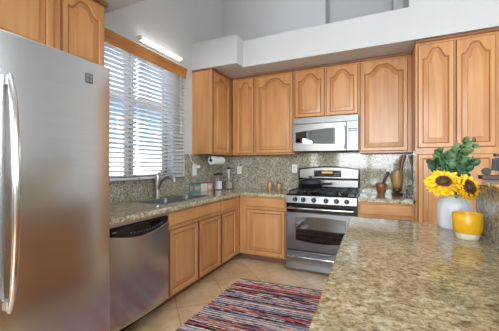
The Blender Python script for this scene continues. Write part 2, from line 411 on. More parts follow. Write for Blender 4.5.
# ------------------------------------------------------------------ the setting
RX0, RX1, RY0, RY1, RZ = 0.0, 6.0, -7.3, 0.0, 4.8
struct('floor', MB().box(-.15, RX1 + .15, RY0 - .15, .55, -.1, 0), 'floor')
struct('ceiling', MB().box(-.15, RX1 + .15, RY0 - .15, .55, RZ, RZ + .1), 'ceil')
WY0, WY1, WZ0, WZ1 = -2.31, -1.235, 1.118, 2.50
struct('wall_left', MB().box(-.15, 0, RY0 - .15, WY0, 0, RZ).box(-.15, 0, WY1, .55, 0, RZ).box(-.15, 0, WY0, WY1, 0, WZ0).box(-.15, 0, WY0, WY1, WZ1, RZ), 'wall')
struct('wall_back', MB().box(0, 1.63, 0, .12, 0, RZ).box(1.63, 2.47, 0, .12, 0, 2.9).box(2.47, 6.0, 0, .12, 0, RZ).box(1.63, 2.47, .4, .55, 2.8, RZ)
       .box(1.55, 1.63, .12, .55, 2.8, RZ).box(2.47, 2.55, .12, .55, 2.8, RZ).box(1.63, 2.47, .12, .4, 2.8, 2.9), 'wall')
# right wall with a glazed opening, rear wall with a glazed opening
struct('wall_right', MB().box(RX1, RX1 + .15, RY0 - .15, -5.75, 0, RZ).box(RX1, RX1 + .15, -2.65, .55, 0, RZ).box(RX1, RX1 + .15, -5.75, -2.65, 0, 1.0).box(RX1, RX1 + .15, -5.75, -2.65, 3.0, RZ), 'wall')
struct('wall_rear', MB().box(0, .85, RY0 - .15, RY0, 0, RZ).box(4.35, RX1, RY0 - .15, RY0, 0, RZ).box(.85, 4.35, RY0 - .15, RY0, 0, 1.0).box(.85, 4.35, RY0 - .15, RY0, 3.0, RZ), 'wall')
# soffits: deep box over the corner, long one over the range wall, tall one over the pantry, one over the refrigerator
struct('trim_1', MB().box(0, .69, -.85, 0, 2.556, 2.915), 'wall')['label'] = 'white soffit box in the corner'
struct('trim_2', MB().box(.69, 2.58, -.665, 0, 2.562, 2.905), 'wall')
struct('trim_3', MB().box(2.58, 3.47, -.665, 0, 2.562, RZ), 'wall')
struct('trim_4', MB().box(0, 1.05, -4.6, -2.315, 2.562, RZ), 'wall')
struct('wall_pantry_return', MB().box(3.345, 3.47, -.665, 0, 0, 2.562), 'wall')
struct('wall_fridge_return', MB().box(0, .70, -3.86, -3.76, 0, 2.562), 'wall')
# granite splash lining the walls
sp = MB().box(.018, 1.275, -.018, 0, .914, 1.42).box(1.275, 2.63, -.018, 0, .914, 1.46).box(0, .018, -1.0, 0, .914, 1.42).box(0, .018, -2.66, -1.0, .914, 1.118).box(2.622, 2.64, -.63, -.018, .914, 1.42)
struct('trim_5', sp, 'granite_splash')
# kitchen window
w1 = struct('window_1', MB().box(-.13, -.085, WY0, WY0 + .05, WZ0, WZ1).box(-.13, -.085, WY1 - .05, WY1, WZ0, WZ1).box(-.13, -.085, WY0 + .05, WY1 - .05, WZ0, WZ0 + .05).box(-.13, -.085, WY0 + .05, WY1 - .05, WZ1 - .05, WZ1).box(-.14, -.06, -1.845, -1.785, WZ0 + .05, WZ1 - .05), 'vinyl')
struct('pane', MB().box(-.112, -.106, WY0 + .05, -1.845, WZ0 + .05, WZ1 - .05), 'pane', w1)
struct('pane', MB().box(-.112, -.106, -1.785, WY1 - .05, WZ0 + .05, WZ1 - .05), 'pane', w1)
struct('sill', MB().box(-.085, .05, WY0, -1.06, 1.1185, 1.128, .003), 'vinyl', w1)
for nm, bx in (('window_2', None), ('window_3', None)):
    if nm == 'window_2':
        f = MB(); Y = RY0 - .1
        for x in (.85, 1.98, 3.12, 4.25): f.box(x, x + .1, Y, Y + .06, 1.0, 3.0)
        f.box(.95, 4.25, Y, Y + .06, 1.0, 1.08).box(.95, 4.25, Y, Y + .06, 2.92, 3.0)
        w = struct(nm, f, 'white_plastic'); struct('pane', MB().box(.9, 4.3, Y + .02, Y + .026, 1.05, 2.95), 'pane', w)
    else:
        f = MB(); X = RX1 + .05
        for y in (-5.75, -4.75, -3.75, -2.75): f.box(X, X + .06, y, y + .1, 1.0, 3.0)
        f.box(X, X + .06, -5.65, -2.75, 1.0, 1.08).box(X, X + .06, -5.65, -2.75, 2.92, 3.0)
        w = struct(nm, f, 'white_plastic'); struct('pane', MB().box(X + .02, X + .026, -5.7, -2.7, 1.05, 2.95), 'pane', w)
# outside the kitchen window
struct('ground', MB().box(-40, -.15, -30, 30, -.25, -.12), 'dirt')
tag(link('garden_wall', MB().box(-3.25, -3.05, -14, 22, -.12, 1.62).box(-3.28, -3.02, -14, 22, 1.62, 1.67), 'stucco'), 'white block garden wall outside behind the window blinds', 'garden wall')
nh = thing('neighbour_house', 'blue-grey house beyond the garden wall, seen between the blind slats', 'house', (-8, 6, -.12))
link('house_wall', MB().box(-12, -7.5, -4, 20, -.12, 4.1), 'house', nh)
link('roof', MB().prism([(-6.9, 4.05), (-12.6, 4.05), (-12.6, 4.25), (-9.8, 5.6), (-6.9, 4.25)], -4.5, 20.5, 'y'), 'rooftile', nh)
for y in (1.2, 4.2, 7.2):
    wf = link('window_frame', MB().box(-7.5, -7.44, y, y + .08, 1.7, 3.3).box(-7.5, -7.44, y + 1.42, y + 1.5, 1.7, 3.3).box(-7.5, -7.44, y + .08, y + 1.42, 1.7, 1.78).box(-7.5, -7.44, y + .08, y + 1.42, 3.22, 3.3), 'white_plastic', nh)
    link('window_pane', MB().box(-7.5, -7.47, y + .08, y + 1.42, 1.78, 3.22), 'house_glass', wf)
bb = thing('storage_bin', 'blue plastic bin standing outside below the window blinds', 'bin', (-1.35, -.52, -.12))
link('body', MB().loops([[(-1.35 + sx * s, -.52 + sy * s, z) for sx, sy in ((-1, -1), (1, -1), (1, 1), (-1, 1))] for s, z in ((.22, -.12), (.28, 1.02))]), 'bluebin', bb)
link('lid', MB().box(-1.65, -1.05, -.82, -.22, 1.02, 1.07, .015), 'bluebin', bb)

# ------------------------------------------------------------------ kitchen cabinets
GU = 'wall-hung maple cabinets'; GB = 'maple base cabinets'
ZU, ZT = 1.4241, 2.532
def crown(mb): return mb
# over the refrigerator
c = thing('wall_cabinet', 'maple cabinet with arched doors above the refrigerator', 'cabinet', (0, -3.0, 1.95), GU)
link('body', MB().box(.001, .3125, -3.74, -2.42, 1.95, ZT), 'wood', c)
link('crown_moulding', MB().box(.001, .345, -3.74, -2.405, ZT, 2.56, .004), 'wood_trim', c)
for y0, y1 in ((-2.757, -2.432), (-3.24, -2.806)):
    link('door', door_mb(y1 - y0, 2.515 - 1.97, .075, mat=face_left(y0, 1.97, .3125)), 'wood', c)
# left wall, beside the window
c = thing('wall_cabinet', 'maple cabinet on the left wall beside the window, side panel facing us', 'cabinet', (0, -.4, ZU), GU)
link('body', MB().box(.001, .3125, -.8392, -.002, ZU, ZT), 'wood', c)
link('crown_moulding', MB().box(.001, .338, -.845, -.002, ZT, 2.556, .004), 'wood_trim', c)
link('door', door_mb(.43, ZT - ZU - .04, .085, mat=face_left(-.822, ZU + .02, .3125)), 'wood', c)
# range wall
def back_upper(x0, x1, z0, doors, label, rise=.085):
    c = thing('wall_cabinet', label, 'cabinet', ((x0 + x1) / 2, -.16, z0), GU)
    link('body', MB().box(x0, x1, -.3125, -.002, z0, ZT), 'wood', c)
    link('crown_moulding', MB().box(x0, x1, -.338, -.002, ZT, 2.556, .004), 'wood_trim', c)
    for d0, d1 in doors:
        link('door', door_mb(d1 - d0, ZT - z0 - .04, rise, .040 if d1 - d0 < .3 else .048, mat=face_back(d0, z0 + .02, -.3125)), 'wood', c)
    return c
back_upper(.346, .7, ZU, [(.417, .687)], 'narrow single-door maple wall cabinet in the room corner')
back_upper(.702, 1.276, ZU, [(.718, 1.262)], 'wide maple wall cabinet left of the microwave', .1)
back_upper(1.279, 2.084, 1.885, [(1.29, 1.672), (1.694, 2.07)], 'short two-door maple cabinet above the microwave', .085)
back_upper(2.087, 2.64, ZU, [(2.10, 2.60)], 'wide maple wall cabinet right of the microwave beside the pantry', .1)
# pantry
c = thing('pantry_cabinet', 'tall maple pantry cabinet with four doors behind the sunflowers', 'cabinet', (2.98, -.3, 0))
link('body', MB().box(2.642, 3.34, -.62, -.002, .1, ZT).box(2.65, 3.33, -.55, -.01, 0, .1), 'wood', c)
link('crown_moulding', MB().box(2.642, 3.34, -.645, -.002, ZT, 2.556, .004), 'wood_trim', c)
for d0, d1 in ((2.662, 2.968), (2.984, 3.29)):
    link('door', door_mb(d1 - d0, 2.505 - 1.455, .1, mat=face_back(d0, 1.455, -.62)), 'wood', c)
    link('door', door_mb(d1 - d0, 1.39 - .12, 0, mat=face_back(d0, .12, -.62)), 'wood', c)
# base cabinets, left run
def base_left(y0, y1, doors, drawers, label):
    c = thing('base_cabinet', label, 'cabinet', (.3, (y0 + y1) / 2, 0), GB)
    q = lambda e, z: [(.002 + e, y0 + e, z), (.60 - e, y0 + e, z), (.60 - e, y1 - e, z), (.002 + e, y1 - e, z)]
    link('body', MB().loops([q(0, .1), q(0, .872), q(.016, .872), q(.016, .116)]), 'wood', c)
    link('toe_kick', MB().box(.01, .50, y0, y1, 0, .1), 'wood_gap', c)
    for d0, d1 in doors: link('door', door_mb(d1 - d0, .70 - .115, 0, mat=face_left(d0, .115, .60)), 'wood', c)
    for d0, d1 in drawers: link('drawer_front', slab_front_mb(d1 - d0, .855 - .735, mat=face_left(d0, .735, .60)), 'wood_h', c)
    return c
base_left(-2.022, -1.113, [(-2.008, -1.580), (-1.562, -1.128)], [(-2.008, -1.128)], 'maple sink cabinet with two doors under the window')
base_left(-1.110, -.602, [(-1.096, -.735)], [(-1.096, -.735)], 'narrow maple base cabinet between sink cabinet and corner')
def base_back(x0, x1, doors, drawers, label):
    c = thing('base_cabinet', label, 'cabinet', ((x0 + x1) / 2, -.3, 0), GB)
    link('body', MB().box(x0, x1, -.60, -.002, .1, .872), 'wood', c)
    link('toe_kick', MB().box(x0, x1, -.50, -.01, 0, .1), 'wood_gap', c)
    for d0, d1 in doors: link('door', door_mb(d1 - d0, .70 - .115, 0, mat=face_back(d0, .115, -.60)), 'wood', c)
    for d0, d1 in drawers: link('drawer_front', slab_front_mb(d1 - d0, .855 - .735, mat=face_back(d0, .735, -.60)), 'wood_h', c)
    return c
base_back(.605, 1.268, [(.708, 1.24)], [(.708, 1.24)], 'maple base cabinet with one door left of the range')
base_back(2.084, 2.64, [(2.10, 2.345), (2.36, 2.615)], [(2.10, 2.615)], 'maple base cabinet right of the range beside the pantry')
# peninsula base
c = thing('peninsula_cabinet', 'maple peninsula base cabinet under the near granite counter', 'cabinet', (2.45, -3.0, 0))
link('body', MB().box(2.18, 2.77, -4.25, -1.89, .1, .872), 'wood', c)
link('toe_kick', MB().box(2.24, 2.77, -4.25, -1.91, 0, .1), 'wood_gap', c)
for k in range(4):
    y = -1.92 - k * .57
    link('door', door_mb(.54, .585, 0, mat=face_pen(y, .115, 2.18)), 'wood', c)
    link('drawer_front', slab_front_mb(.54, .12, mat=face_pen(y, .735, 2.18)), 'wood_h', c)
struct('trim_6', MB().box(2.772, 2.90, -4.25, -2.05, 0, 1.172), 'wall')

# ------------------------------------------------------------------ worktops
xs = [.019, .135, .475, .642, 1.269]; ys = [-2.66, -1.933, -1.55, -1.50, -1.147, -.642, -.019]
mask = [[True] * 6 for _ in range(4)]
mask[1][1] = mask[1][2] = mask[1][3] = False
for j in range(5): mask[3][j] = False
tag(link('countertop', MB().slab(xs, ys, mask, .874, .914), 'granite'), 'L-shaped granite countertop under the window and around the corner', 'countertop')
tag(link('countertop', MB().box(2.084, 2.621, -.642, -.019, .874, .914, .006), 'granite'), 'short granite countertop between the range and the pantry', 'countertop')
cx0 = 2.108
pp = [(2.771, -1.845), (2.771, -4.3), (2.145, -4.3)]
pp += [(2.134, -3.33), (2.108, -1.93)]
for a in range(0, 91, 15): pp.append((cx0 + .06 - .06 * math.cos(math.radians(a)), -1.905 + .06 * math.sin(math.radians(a))))
tag(link('countertop', MB().prism(pp, .874, .914, 'z', .008), 'granite_pen'), 'large granite peninsula counter in the foreground', 'countertop')
bar = thing('raised_bar', 'raised granite bar ledge behind the yellow bowl at the right edge', 'bar counter', (2.9, -3, .914))
link('riser', MB().box(2.7715, 2.795, -4.25, -2.04, .9145, 1.172), 'granite_splash', bar)
link('ledge', MB().prism([(2.825, -1.94), (2.795, -2.05), (2.745, -2.33), (2.70, -2.6), (2.67, -3.0), (2.66, -4.3), (3.2, -4.3), (3.2, -1.90), (2.86, -1.905)], 1.173, 1.203, 'z', .008), 'granite', bar)

# ------------------------------------------------------------------ sink and tap
def rr(x0, x1, y0, y1, r, z, n=5):
    out = []
    for cx, cy, a0 in ((x1 - r, y0 + r, -90), (x1 - r, y1 - r, 0), (x0 + r, y1 - r, 90), (x0 + r, y0 + r, 180)):
        for k in range(n + 1):
            a = math.radians(a0 + 90 * k / n); out.append((cx + r * math.cos(a), cy + r * math.sin(a), z))
    return out
s = thing('kitchen_sink', 'double-bowl steel sink set into the granite under the window', 'sink', (.3, -1.49, .70))
link('rim', MB().loops([rr(.123, .487, -1.947, -1.133, .02, .9142), rr(.124, .486, -1.946, -1.134, .02, .9168), rr(.140, .470, -1.930, -1.150, .02, .9168), rr(.141, .469, -1.929, -1.151, .02, .9142)], cap0=False, cap1=False), 'steel_sink', s)
for y0, y1 in ((-1.929, -1.52), (-1.516, -1.151)):
    x0, x1 = .141, .469; e = .006
    b = MB().loops([rr(x0, x1, y0, y1, .02, .912), rr(x0 + e, x1 - e, y0 + e, y1 - e, .03, .9118), rr(x0 + .012, x1 - .012, y0 + .014, y1 - .014, .045, .72), rr(x0 + .05, x1 - .05, y0 + .05, y1 - .05, .04, .70)], cap0=False)
    bo = link('bowl', b, 'steel_sink', s)
    link('drain', MB().lathe([(.04, 0), (.04, .004), (.03, .006), (0, .005)], ((x0 + x1) / 2, (y0 + y1) / 2, .701), 20), 'black_matte', bo)
f = thing('faucet', 'arched brushed-nickel faucet behind the sink at the window', 'faucet', (.075, -1.6, .914))
FX, FY = .0945, -1.6
link('base', MB().lathe([(.0275, 0), (.0275, .006), (.025, .012)], (FX, FY, .9145), 24), 'nickel', f)
link('body', MB().lathe([(.0255, .012), (.025, .1), (.025, .2), (.0265, .235), (.022, .262), (0, .268)], (FX, FY, .9145), 24), 'nickel', f)
P = [(FX + .012, FY, 1.02), (FX + .035, FY, 1.075), (FX + .065, FY, 1.12), (FX + .10, FY, 1.148), (FX + .14, FY, 1.163), (FX + .18, FY, 1.163), (FX + .21, FY, 1.15), (FX + .228, FY, 1.128), (FX + .236, FY, 1.10)]
link('spout', MB().tube(P, [.018, .019, .0195, .02, .02, .02, .021, .022, .021], 14), 'nickel', f)
link('lever', MB().tube([(FX, FY, 1.178), (FX + .03, FY + .02, 1.2), (FX + .075, FY + .05, 1.222), (FX + .12, FY + .075, 1.228)], [.016, .013, .011, .009], 10), 'nickel', f)

# ------------------------------------------------------------------ window valance and blinds
va = thing('window_valance', 'long golden wood valance over the window blinds', 'valance', (.04, -1.6, 2.45))
link('board', MB().prism([(.0695, 2.378), (.076, 2.378), (.078, 2.386), (.078, 2.418), (.080, 2.436), (.084, 2.442), (.086, 2.458), (.094, 2.474), (.094, 2.486), (.0695, 2.486)], -2.33, -1.072, 'y'), 'valance', va)
link('cap_moulding', MB().box(.002, .098, -2.33, -1.066, 2.4865, 2.494, .002), 'valance', va)
link('end_return', MB().box(.002, .0695, -1.0665 - .006, -1.0665, 2.378, 2.486), 'valance', va)

def blind(y0, y1, label):
    o = thing('window_blind', label, 'blind', (.04, (y0 + y1) / 2, 1.12), 'white horizontal blinds of the kitchen window')
    m = MB(); pitch = .0445; z = 2.42; tl = math.radians(18); hw = .0265
    dx, dz = hw * math.cos(tl), hw * math.sin(tl)
    while z > 1.17:
        for k in range(1):
            t = .0012
            m.loops([[(.038 - dx, y, z - dz - t), (.038, y, z - t + .003), (.038 + dx, y, z + dz - t), (.038 + dx, y, z + dz + t), (.038, y, z + t + .003), (.038 - dx, y, z - dz + t)] for y in (y0, y1)])
        z -= pitch
    link('slats', m, 'blind', o)
    link('headrail', MB().box(.008, .068, y0, y1, 2.44, 2.48), 'blind', o)
    link('bottom_rail', MB().box(.013, .063, y0, y1, 1.132, 1.153, .004), 'blind', o)
    n = 3 if y1 - y0 > .7 else 2
    for k in range(n):
        y = y0 + .09 + (y1 - y0 - .18) * k / (n - 1)
        link('ladder_cord', MB().box(.0120, .0135, y - .002, y + .002, 1.153, 2.44).box(.0625, .064, y - .002, y + .002, 1.153, 2.44), 'blind', o)
    return o
b1 = blind(-2.32, -1.832, 'left white slatted blind over the sink window, next to the refrigerator')
b2 = blind(-1.812, -1.076, 'right white slatted blind over the sink window, next to the maple cabinet')
link('tilt_wand', MB().tube([(.068, -1.16, 2.44), (.070, -1.16, 1.74)], .004, 8).tube([(.070, -1.16, 1.74), (.070, -1.16, 1.68)], [.008, .005], 8), 'nickel', b2)

# tube lamp above the window
t = thing('wall_light', 'lit fluorescent tube light on the wall above the window', 'light', (.0, -1.48, 2.6))
link('backplate', MB().box(.001, .028, -1.81, -1.12, 2.575, 2.622, .004), 'white_plastic', t)
link('tube', MB().tube([(.048, -1.785, 2.60), (.048, -1.145, 2.60)], .015, 16), 'tube', t)
for y in (-1.80, -1.13): link('end_cap', MB().box(.02, .075, y - .014, y + .014, 2.578, 2.62, .005), 'stoneware', t)

# ------------------------------------------------------------------ refrigerator
r = thing('refrigerator', 'large stainless steel side-by-side refrigerator at the left edge', 'refrigerator', (.45, -3.27, 0))
link('cabinet_body', MB().box(.06, .775, -3.735, -2.80, .02, 1.838, .006), 'body_grey', r)
def fridge_door(y0, y1):
    m = MB(); n = 10; poly = [(.78, y0), (.78, y1)]
    for k in range(n + 1):
        y = y1 - (y1 - y0) * k / n; e = min(1, min(y - y0, y1 - y) / .03) if 0 < k < n else 0
        poly.append((.838 + .006 * math.sin(math.pi * k / n) ** .5 if 0 < k < n else .836, y))
    return m.prism(poly, .06, 1.856, 'z', .006)
dr = link('door', fridge_door(-3.328, -2.79), 'steel_fridge', r); lbl(dr, 'right stainless refrigerator door with badge')
dl = link('door', fridge_door(-3.735, -3.336), 'steel_fridge', r); lbl(dl, 'left freezer door with long bar handle')
link('toe_grille', MB().box(.70, .79, -3.72, -2.83, .01, .055), 'black_matte', r)
def bar_handle(y):
    pts, rad = [], []
    for k in range(17):
        u = k / 16; z = 1.668 - u * 1.01
        pts.append((.860 + .056 * math.sin(math.pi * u) ** .55, y, z)); rad.append(.010 + .006 * math.sin(math.pi * u) ** .5)
    return MB().tube(pts, rad, 14, flat=1.0)
h1 = link('handle', bar_handle(-3.298), 'chrome', dr)
for mz in (1.62, .665): link('handle_mount', MB().box(.840, .872, -3.310, -3.286, mz, mz + .04, .004), 'chrome', dr)
link('handle', bar_handle(-3.372), 'chrome', dl)
bd = MB().box(.838, .8475, -2.948, -2.906, 1.73, 1.782, .002)
link('badge', bd, 'body_grey', dr)
em = MB()
for k in range(2):
    for q in range(2): em.box(.847, .8488, -2.944 + k * .019, -2.944 + k * .019 + .014, 1.737 + q * .022, 1.737 + q * .022 + .016, .0008)
link('emblem', em, 'grey_plastic', dr)

# ------------------------------------------------------------------ dishwasher
d = thing('dishwasher', 'stainless dishwasher with black control strip between refrigerator and sink cabinet', 'dishwasher', (.3, -2.33, 0))
DY0, DY1 = -2.632, -2.03
link('tub', MB().box(.03, .59, DY0 + .005, DY1 - .005, .1, .868), 'body_grey', d)
link('trim_strip', MB().box(.575, .632, DY0, DY1, .849, .872, .002), 'nickel', d)
def bow(y): u = (y - DY0) / (DY1 - DY0); return math.sin(math.pi * u)
n = 14; ysd = [DY0 + (DY1 - DY0) * k / n for k in range(n + 1)]
zc = lambda y: .790 - .045 * bow(y)
m = MB()
def curved_panel(zlo, zhi, x_in, xoff, amp):
    mm = MB(); t = bmesh.new(); A = []
    for y in ysd:
        x = xoff + amp * bow(y); A.append([t.verts.new((x_in, y, zlo(y))), t.verts.new((x - .006, y, zlo(y))), t.verts.new((x, y, zlo(y) + .006)), t.verts.new((x, y, zhi(y) - .006)), t.verts.new((x - .006, y, zhi(y))), t.verts.new((x_in, y, zhi(y)))])
    for a, b in zip(A, A[1:]):
        for k in range(6): t.faces.new((a[k], a[(k + 1) % 6], b[(k + 1) % 6], b[k]))
    t.faces.new(A[0]); t.faces.new(A[-1][::-1]); bmesh.ops.recalc_face_normals(t, faces=t.faces[:]); mm._merge(t); return mm
link('door_panel', curved_panel(lambda y: .115, lambda y: zc(y) - .001, .592, .622, .024), 'steel_dw', d)
cp = link('control_panel', curved_panel(zc, lambda y: .838, .592, .616, .03), 'black', d)
bt = MB()
for k in range(12):
    y = -2.46 + k * .03
    bt.box(.612 + .03 * bow(y), .6185 + .03 * bow(y), y, y + .012, zc(y) + .026, zc(y) + .033, .001)
link('buttons', bt, 'grey_plastic', cp)
link('logo_plate', MB().box(.6155 + .03 * bow(-2.58), .6215 + .03 * bow(-2.58), -2.60, -2.57, .806, .815, .001), 'grey_plastic', cp)
link('toe_panel', MB().box(.46, .50, DY0, DY1, .005, .1), 'black_matte', d)

# ------------------------------------------------------------------ range
rg = thing('gas_range', 'stainless gas range with black oven window between the base cabinets', 'range', (1.67, -.35, 0))
X0, X1 = 1.273, 2.079
link('body', MB().box(X0, X1, -.64, -.05, .03, .905, .004), 'body_grey', rg)
link('cooktop', MB().box(X0, X1, -.665, -.05, .905, .93, .006), 'black', rg)
link('control_panel', MB().prism([(-.64, .825), (-.685, .825), (-.668, .912), (-.64, .916)], X0, X1, 'x', .003), 'steel', rg)
for i, x in enumerate((1.385, 1.485, 1.608, 1.748, 1.865, 1.975)):
    mt = Matrix.Translation((x, -.677, .866)) @ Matrix.Rotation(math.radians(90 - 10), 4, 'X')
    k = link('knob', MB().lathe([(.029, 0), (.029, .006), (.025, .009), (.023, .03), (.019, .033), (0, .033)], (0, 0, 0), 20, mat=mt), 'black_matte', rg)
    link('knob_grip', MB().box(-.003, .003, -.018, .018, .03, .038, .001, mat=mt), 'grey_plastic', k)
link('vent_band', MB().box(X0 + .002, X1 - .002, -.668, -.64, .72, .823), 'black', rg)
od = link('oven_door', MB().box(X0 + .003, X1 - .003, -.69, -.642, .268, .716, .008), 'steel_range', rg)
wx0, wx1 = 1.395, 1.965
wp = [(wx0, .655), (wx0, .385)] + [(wx0 + (wx1 - wx0) * k / 10, .385 - .022 * math.sin(math.pi * k / 10)) for k in range(1, 10)] + [(wx1, .385), (wx1, .655)] + [(wx1 - (wx1 - wx0) * k / 10, .655 + .018 * math.sin(math.pi * k / 10)) for k in range(1, 10)]
link('oven_window', MB().prism(wp, -.693, -.685, 'y'), 'black_glass', od)
def hbar(z, x0, x1, y, r): return MB().tube([(x0, -.668, z)] + [(x0 + .01 + (x1 - x0 - .02) * k / 8, y - .012 * math.sin(math.pi * k / 8), z) for k in range(9)] + [(x1, -.668, z)], [r * .7] + [r] * 9 + [r * .7], 10)
link('oven_handle', hbar(.770, X0 + .03, X1 - .03, -.735, .011), 'chrome', od)
dw = link('storage_drawer', MB().box(X0 + .003, X1 - .003, -.69, -.642, .035, .252, .006), 'steel_range', rg)
link('drawer_handle', hbar(.195, X0 + .03, X1 - .03, -.715, .011), 'chrome', dw)
# burner grates, each a part
for gx0, gx1 in ((X0 + .03, X0 + .26), (X0 + .275, X1 - .275), (X1 - .26, X1 - .03)):
    g = MB()
    for y in (-.62, -.365, -.13): g.box(gx0, gx1, y - .006, y + .006, .955, .968, .002)
    for x in (gx0, (gx0 + gx1) / 2, gx1): g.box(x - .006, x + .006, -.626, -.124, .955, .968, .002)
    for x in (gx0, gx1):
        for y in (-.62, -.13): g.box(x - .006, x + .006, y - .006, y + .006, .93, .956)
    link('burner_grate', g, 'black_matte', rg)
    for y in (-.5, -.24): link('burner', MB().lathe([(.045, 0), (.045, .008), (.03, .014), (.03, .02), (0, .021)], ((gx0 + gx1) / 2, y, .93), 20), 'black_matte', rg)
# backguard
def arch(x0, x1, z0, z1, rise, n=16): return [(x0, z0), (x1, z0)] + [(x1 - (x1 - x0) * k / n, z1 + rise * math.sin(math.pi * k / n)) for k in range(n + 1)]
bgd = link('backguard', MB().prism(arch(X0, X1, .93, 1.228, .035), -.085, -.03, 'y', .004), 'black', rg)
link('backguard_face', MB().prism(arch(X0 + .018, X1 - .018, 1.10, 1.214, .033), -.094, -.084, 'y', .003), 'steel', bgd)
link('backguard_base', MB().box(X0 + .02, X1 - .02, -.10, -.084, .985, 1.075, .003), 'steel', bgd)
dp = link('clock_panel', MB().box(1.495, 1.85, -.099, -.093, 1.118, 1.205, .003), 'black', bgd)
link('clock_display', MB().box(1.60, 1.74, -.1005, -.0985, 1.165, 1.19, .0005), 'display', dp)
bt = MB()
for k in range(5):
    for q in range(2): bt.box(1.76 + k * .016, 1.771 + k * .016, -.1005, -.0985, 1.135 + q * .025, 1.145 + q * .025)
link('clock_keypad', bt, 'grey_plastic', dp)
link('vent_grommet', MB().lathe([(.016, 0), (.016, .004), (0, .005)], (0, 0, 0), 16, mat=Matrix.Translation((1.68, -.1, 1.03)) @ Matrix.Rotation(math.pi / 2, 4, 'X')), 'grey_plastic', bgd)
# pan on the back left burner
p = thing('cooking_pan', 'black lidded pan on the back left burner', 'pan', (1.46, -.26, .968))
pc = (1.485, -.29, .969)
link('pan_body', MB().lathe([(.09, 0), (.128, .016), (.148, .066), (.153, .072), (.142, .07), (.11, .02), (0, .012)], pc, 32), 'black_matte', p)
link('lid', MB().lathe([(.15, .073), (.146, .095), (.12, .122), (.055, .138), (0, .14)], pc, 32), 'pan_lid', p)
link('lid_knob', MB().lathe([(.014, .138), (.013, .146), (.026, .152), (.027, .164), (0, .167)], pc, 16), 'black_matte', p)
link('pan_handle', MB().tube([(pc[0] + .14, pc[1] + .0, pc[2] + .05), (pc[0] + .16, pc[1] + .01, pc[2] + .062), (pc[0] + .27, pc[1] + .03, pc[2] + .07)], [.012, .013, .015], 10), 'black_matte', p)

# ------------------------------------------------------------------ microwave
mw = thing('microwave', 'stainless over-the-range microwave under the short cabinet', 'microwave', (1.67, -.2, 1.45))
mx0, mx1 = 1.282, 2.08
link('body', MB().box(mx0, mx1, -.375, -.02, 1.452, 1.884, .004), 'body_grey', mw)
link('vent_grille', MB().box(mx0, mx1, -.40, -.375, 1.808, 1.884, .003).box(mx0 + .02, mx1 - .02, -.403, -.399, 1.83, 1.834).box(mx0 + .02, mx1 - .02, -.403, -.399, 1.85, 1.854), 'steel_vent', mw)
mdr = link('door', MB().box(mx0, 1.945, -.405, -.376, 1.454, 1.806, .005), 'steel', mw)
a0, a1 = 1.318, 1.905
wp = [(a0, 1.568)] + [(a0 + (a1 - a0) * k / 12, 1.568 - .03 * math.sin(math.pi * .5 * k / 12)) for k in range(1, 13)] + [(a1, 1.742)] + [(a1 - (a1 - a0) * k / 12, 1.70 + .042 * math.cos(math.pi * .5 * k / 12)) for k in range(1, 13)]
link('door_window', MB().prism(wp, -.409, -.40, 'y'), 'mirror_glass', mdr)
link('handle', MB().tube([(1.928, -.404, 1.748), (1.928, -.44, 1.735), (1.928, -.446, 1.62), (1.928, -.44, 1.50), (1.928, -.404, 1.487)], .012, 12), 'steel_range', mdr)
mc = link('control_panel', MB().box(1.948, mx1, -.405, -.376, 1.454, 1.806, .005), 'steel', mw)
link('keypad', MB().box(1.962, 2.066, -.408, -.404, 1.56, 1.725, .002), 'grey_plastic', mc)
link('display', MB().box(1.968, 2.059, -.4095, -.4065, 1.69, 1.715, .001), 'black', mc)
kb = MB()
for a in range(3):
    for q in range(4): kb.box(1.970 + a * .03, 1.998 + a * .03, -.4095, -.4075, 1.568 + q * .029, 1.595 + q * .029)
link('keys', kb, 'white_plastic', mc)
kb = MB()
for a in range(3): kb.box(1.98 + a * .027, 1.997 + a * .027, -.408, -.404, 1.483, 1.497, .001)
link('lower_buttons', kb, 'black', mc)

# ------------------------------------------------------------------ outlets and plug
def outlet_back(x, z, label, y=-.0185):
    o = thing('outlet', label, 'outlet', (x, y, z), 'white outlets on the granite backsplash')
    link('cover_plate', MB().box(x - .038, x + .038, y - .006, y - .0002, z - .06, z + .06, .003), 'white_plastic', o)
    for dz in (-.022, .022): link('socket', MB().box(x - .015, x + .015, y - .0085, y - .005, z + dz - .014, z + dz + .014, .002), 'stoneware', o)
    return o
outlet_back(.308, 1.198, 'white outlet on the backsplash under the wide cabinet, near the corner')
outlet_back(1.2, 1.225, 'white outlet on the backsplash just left of the range')
outlet_back(2.43, 1.235, 'white outlet behind the tall wooden mortar')
o = thing('outlet', 'white outlet with plugged-in adapter on the left backsplash beside the window', 'outlet', (.0185, -.81, 1.21), 'white outlets on the granite backsplash')
link('cover_plate', MB().box(.0187, .0245, -.858, -.768, 1.135, 1.285, .003), 'white_plastic', o)
ad = thing('plug_adapter', 'white plug adapter with cord rising to the left wall cabinet', 'adapter', (.025, -.80, 1.24))
link('adapter_body', MB().box(.025, .07, -.83, -.745, 1.235, 1.275, .006), 'white_plastic', ad)
link('cord', MB().tube([(.05, -.83, 1.27), (.045, -.865, 1.30), (.035, -.91, 1.35), (.03, -.925, 1.40), (.026, -.93, 1.419)], .004, 8), 'white_plastic', ad)

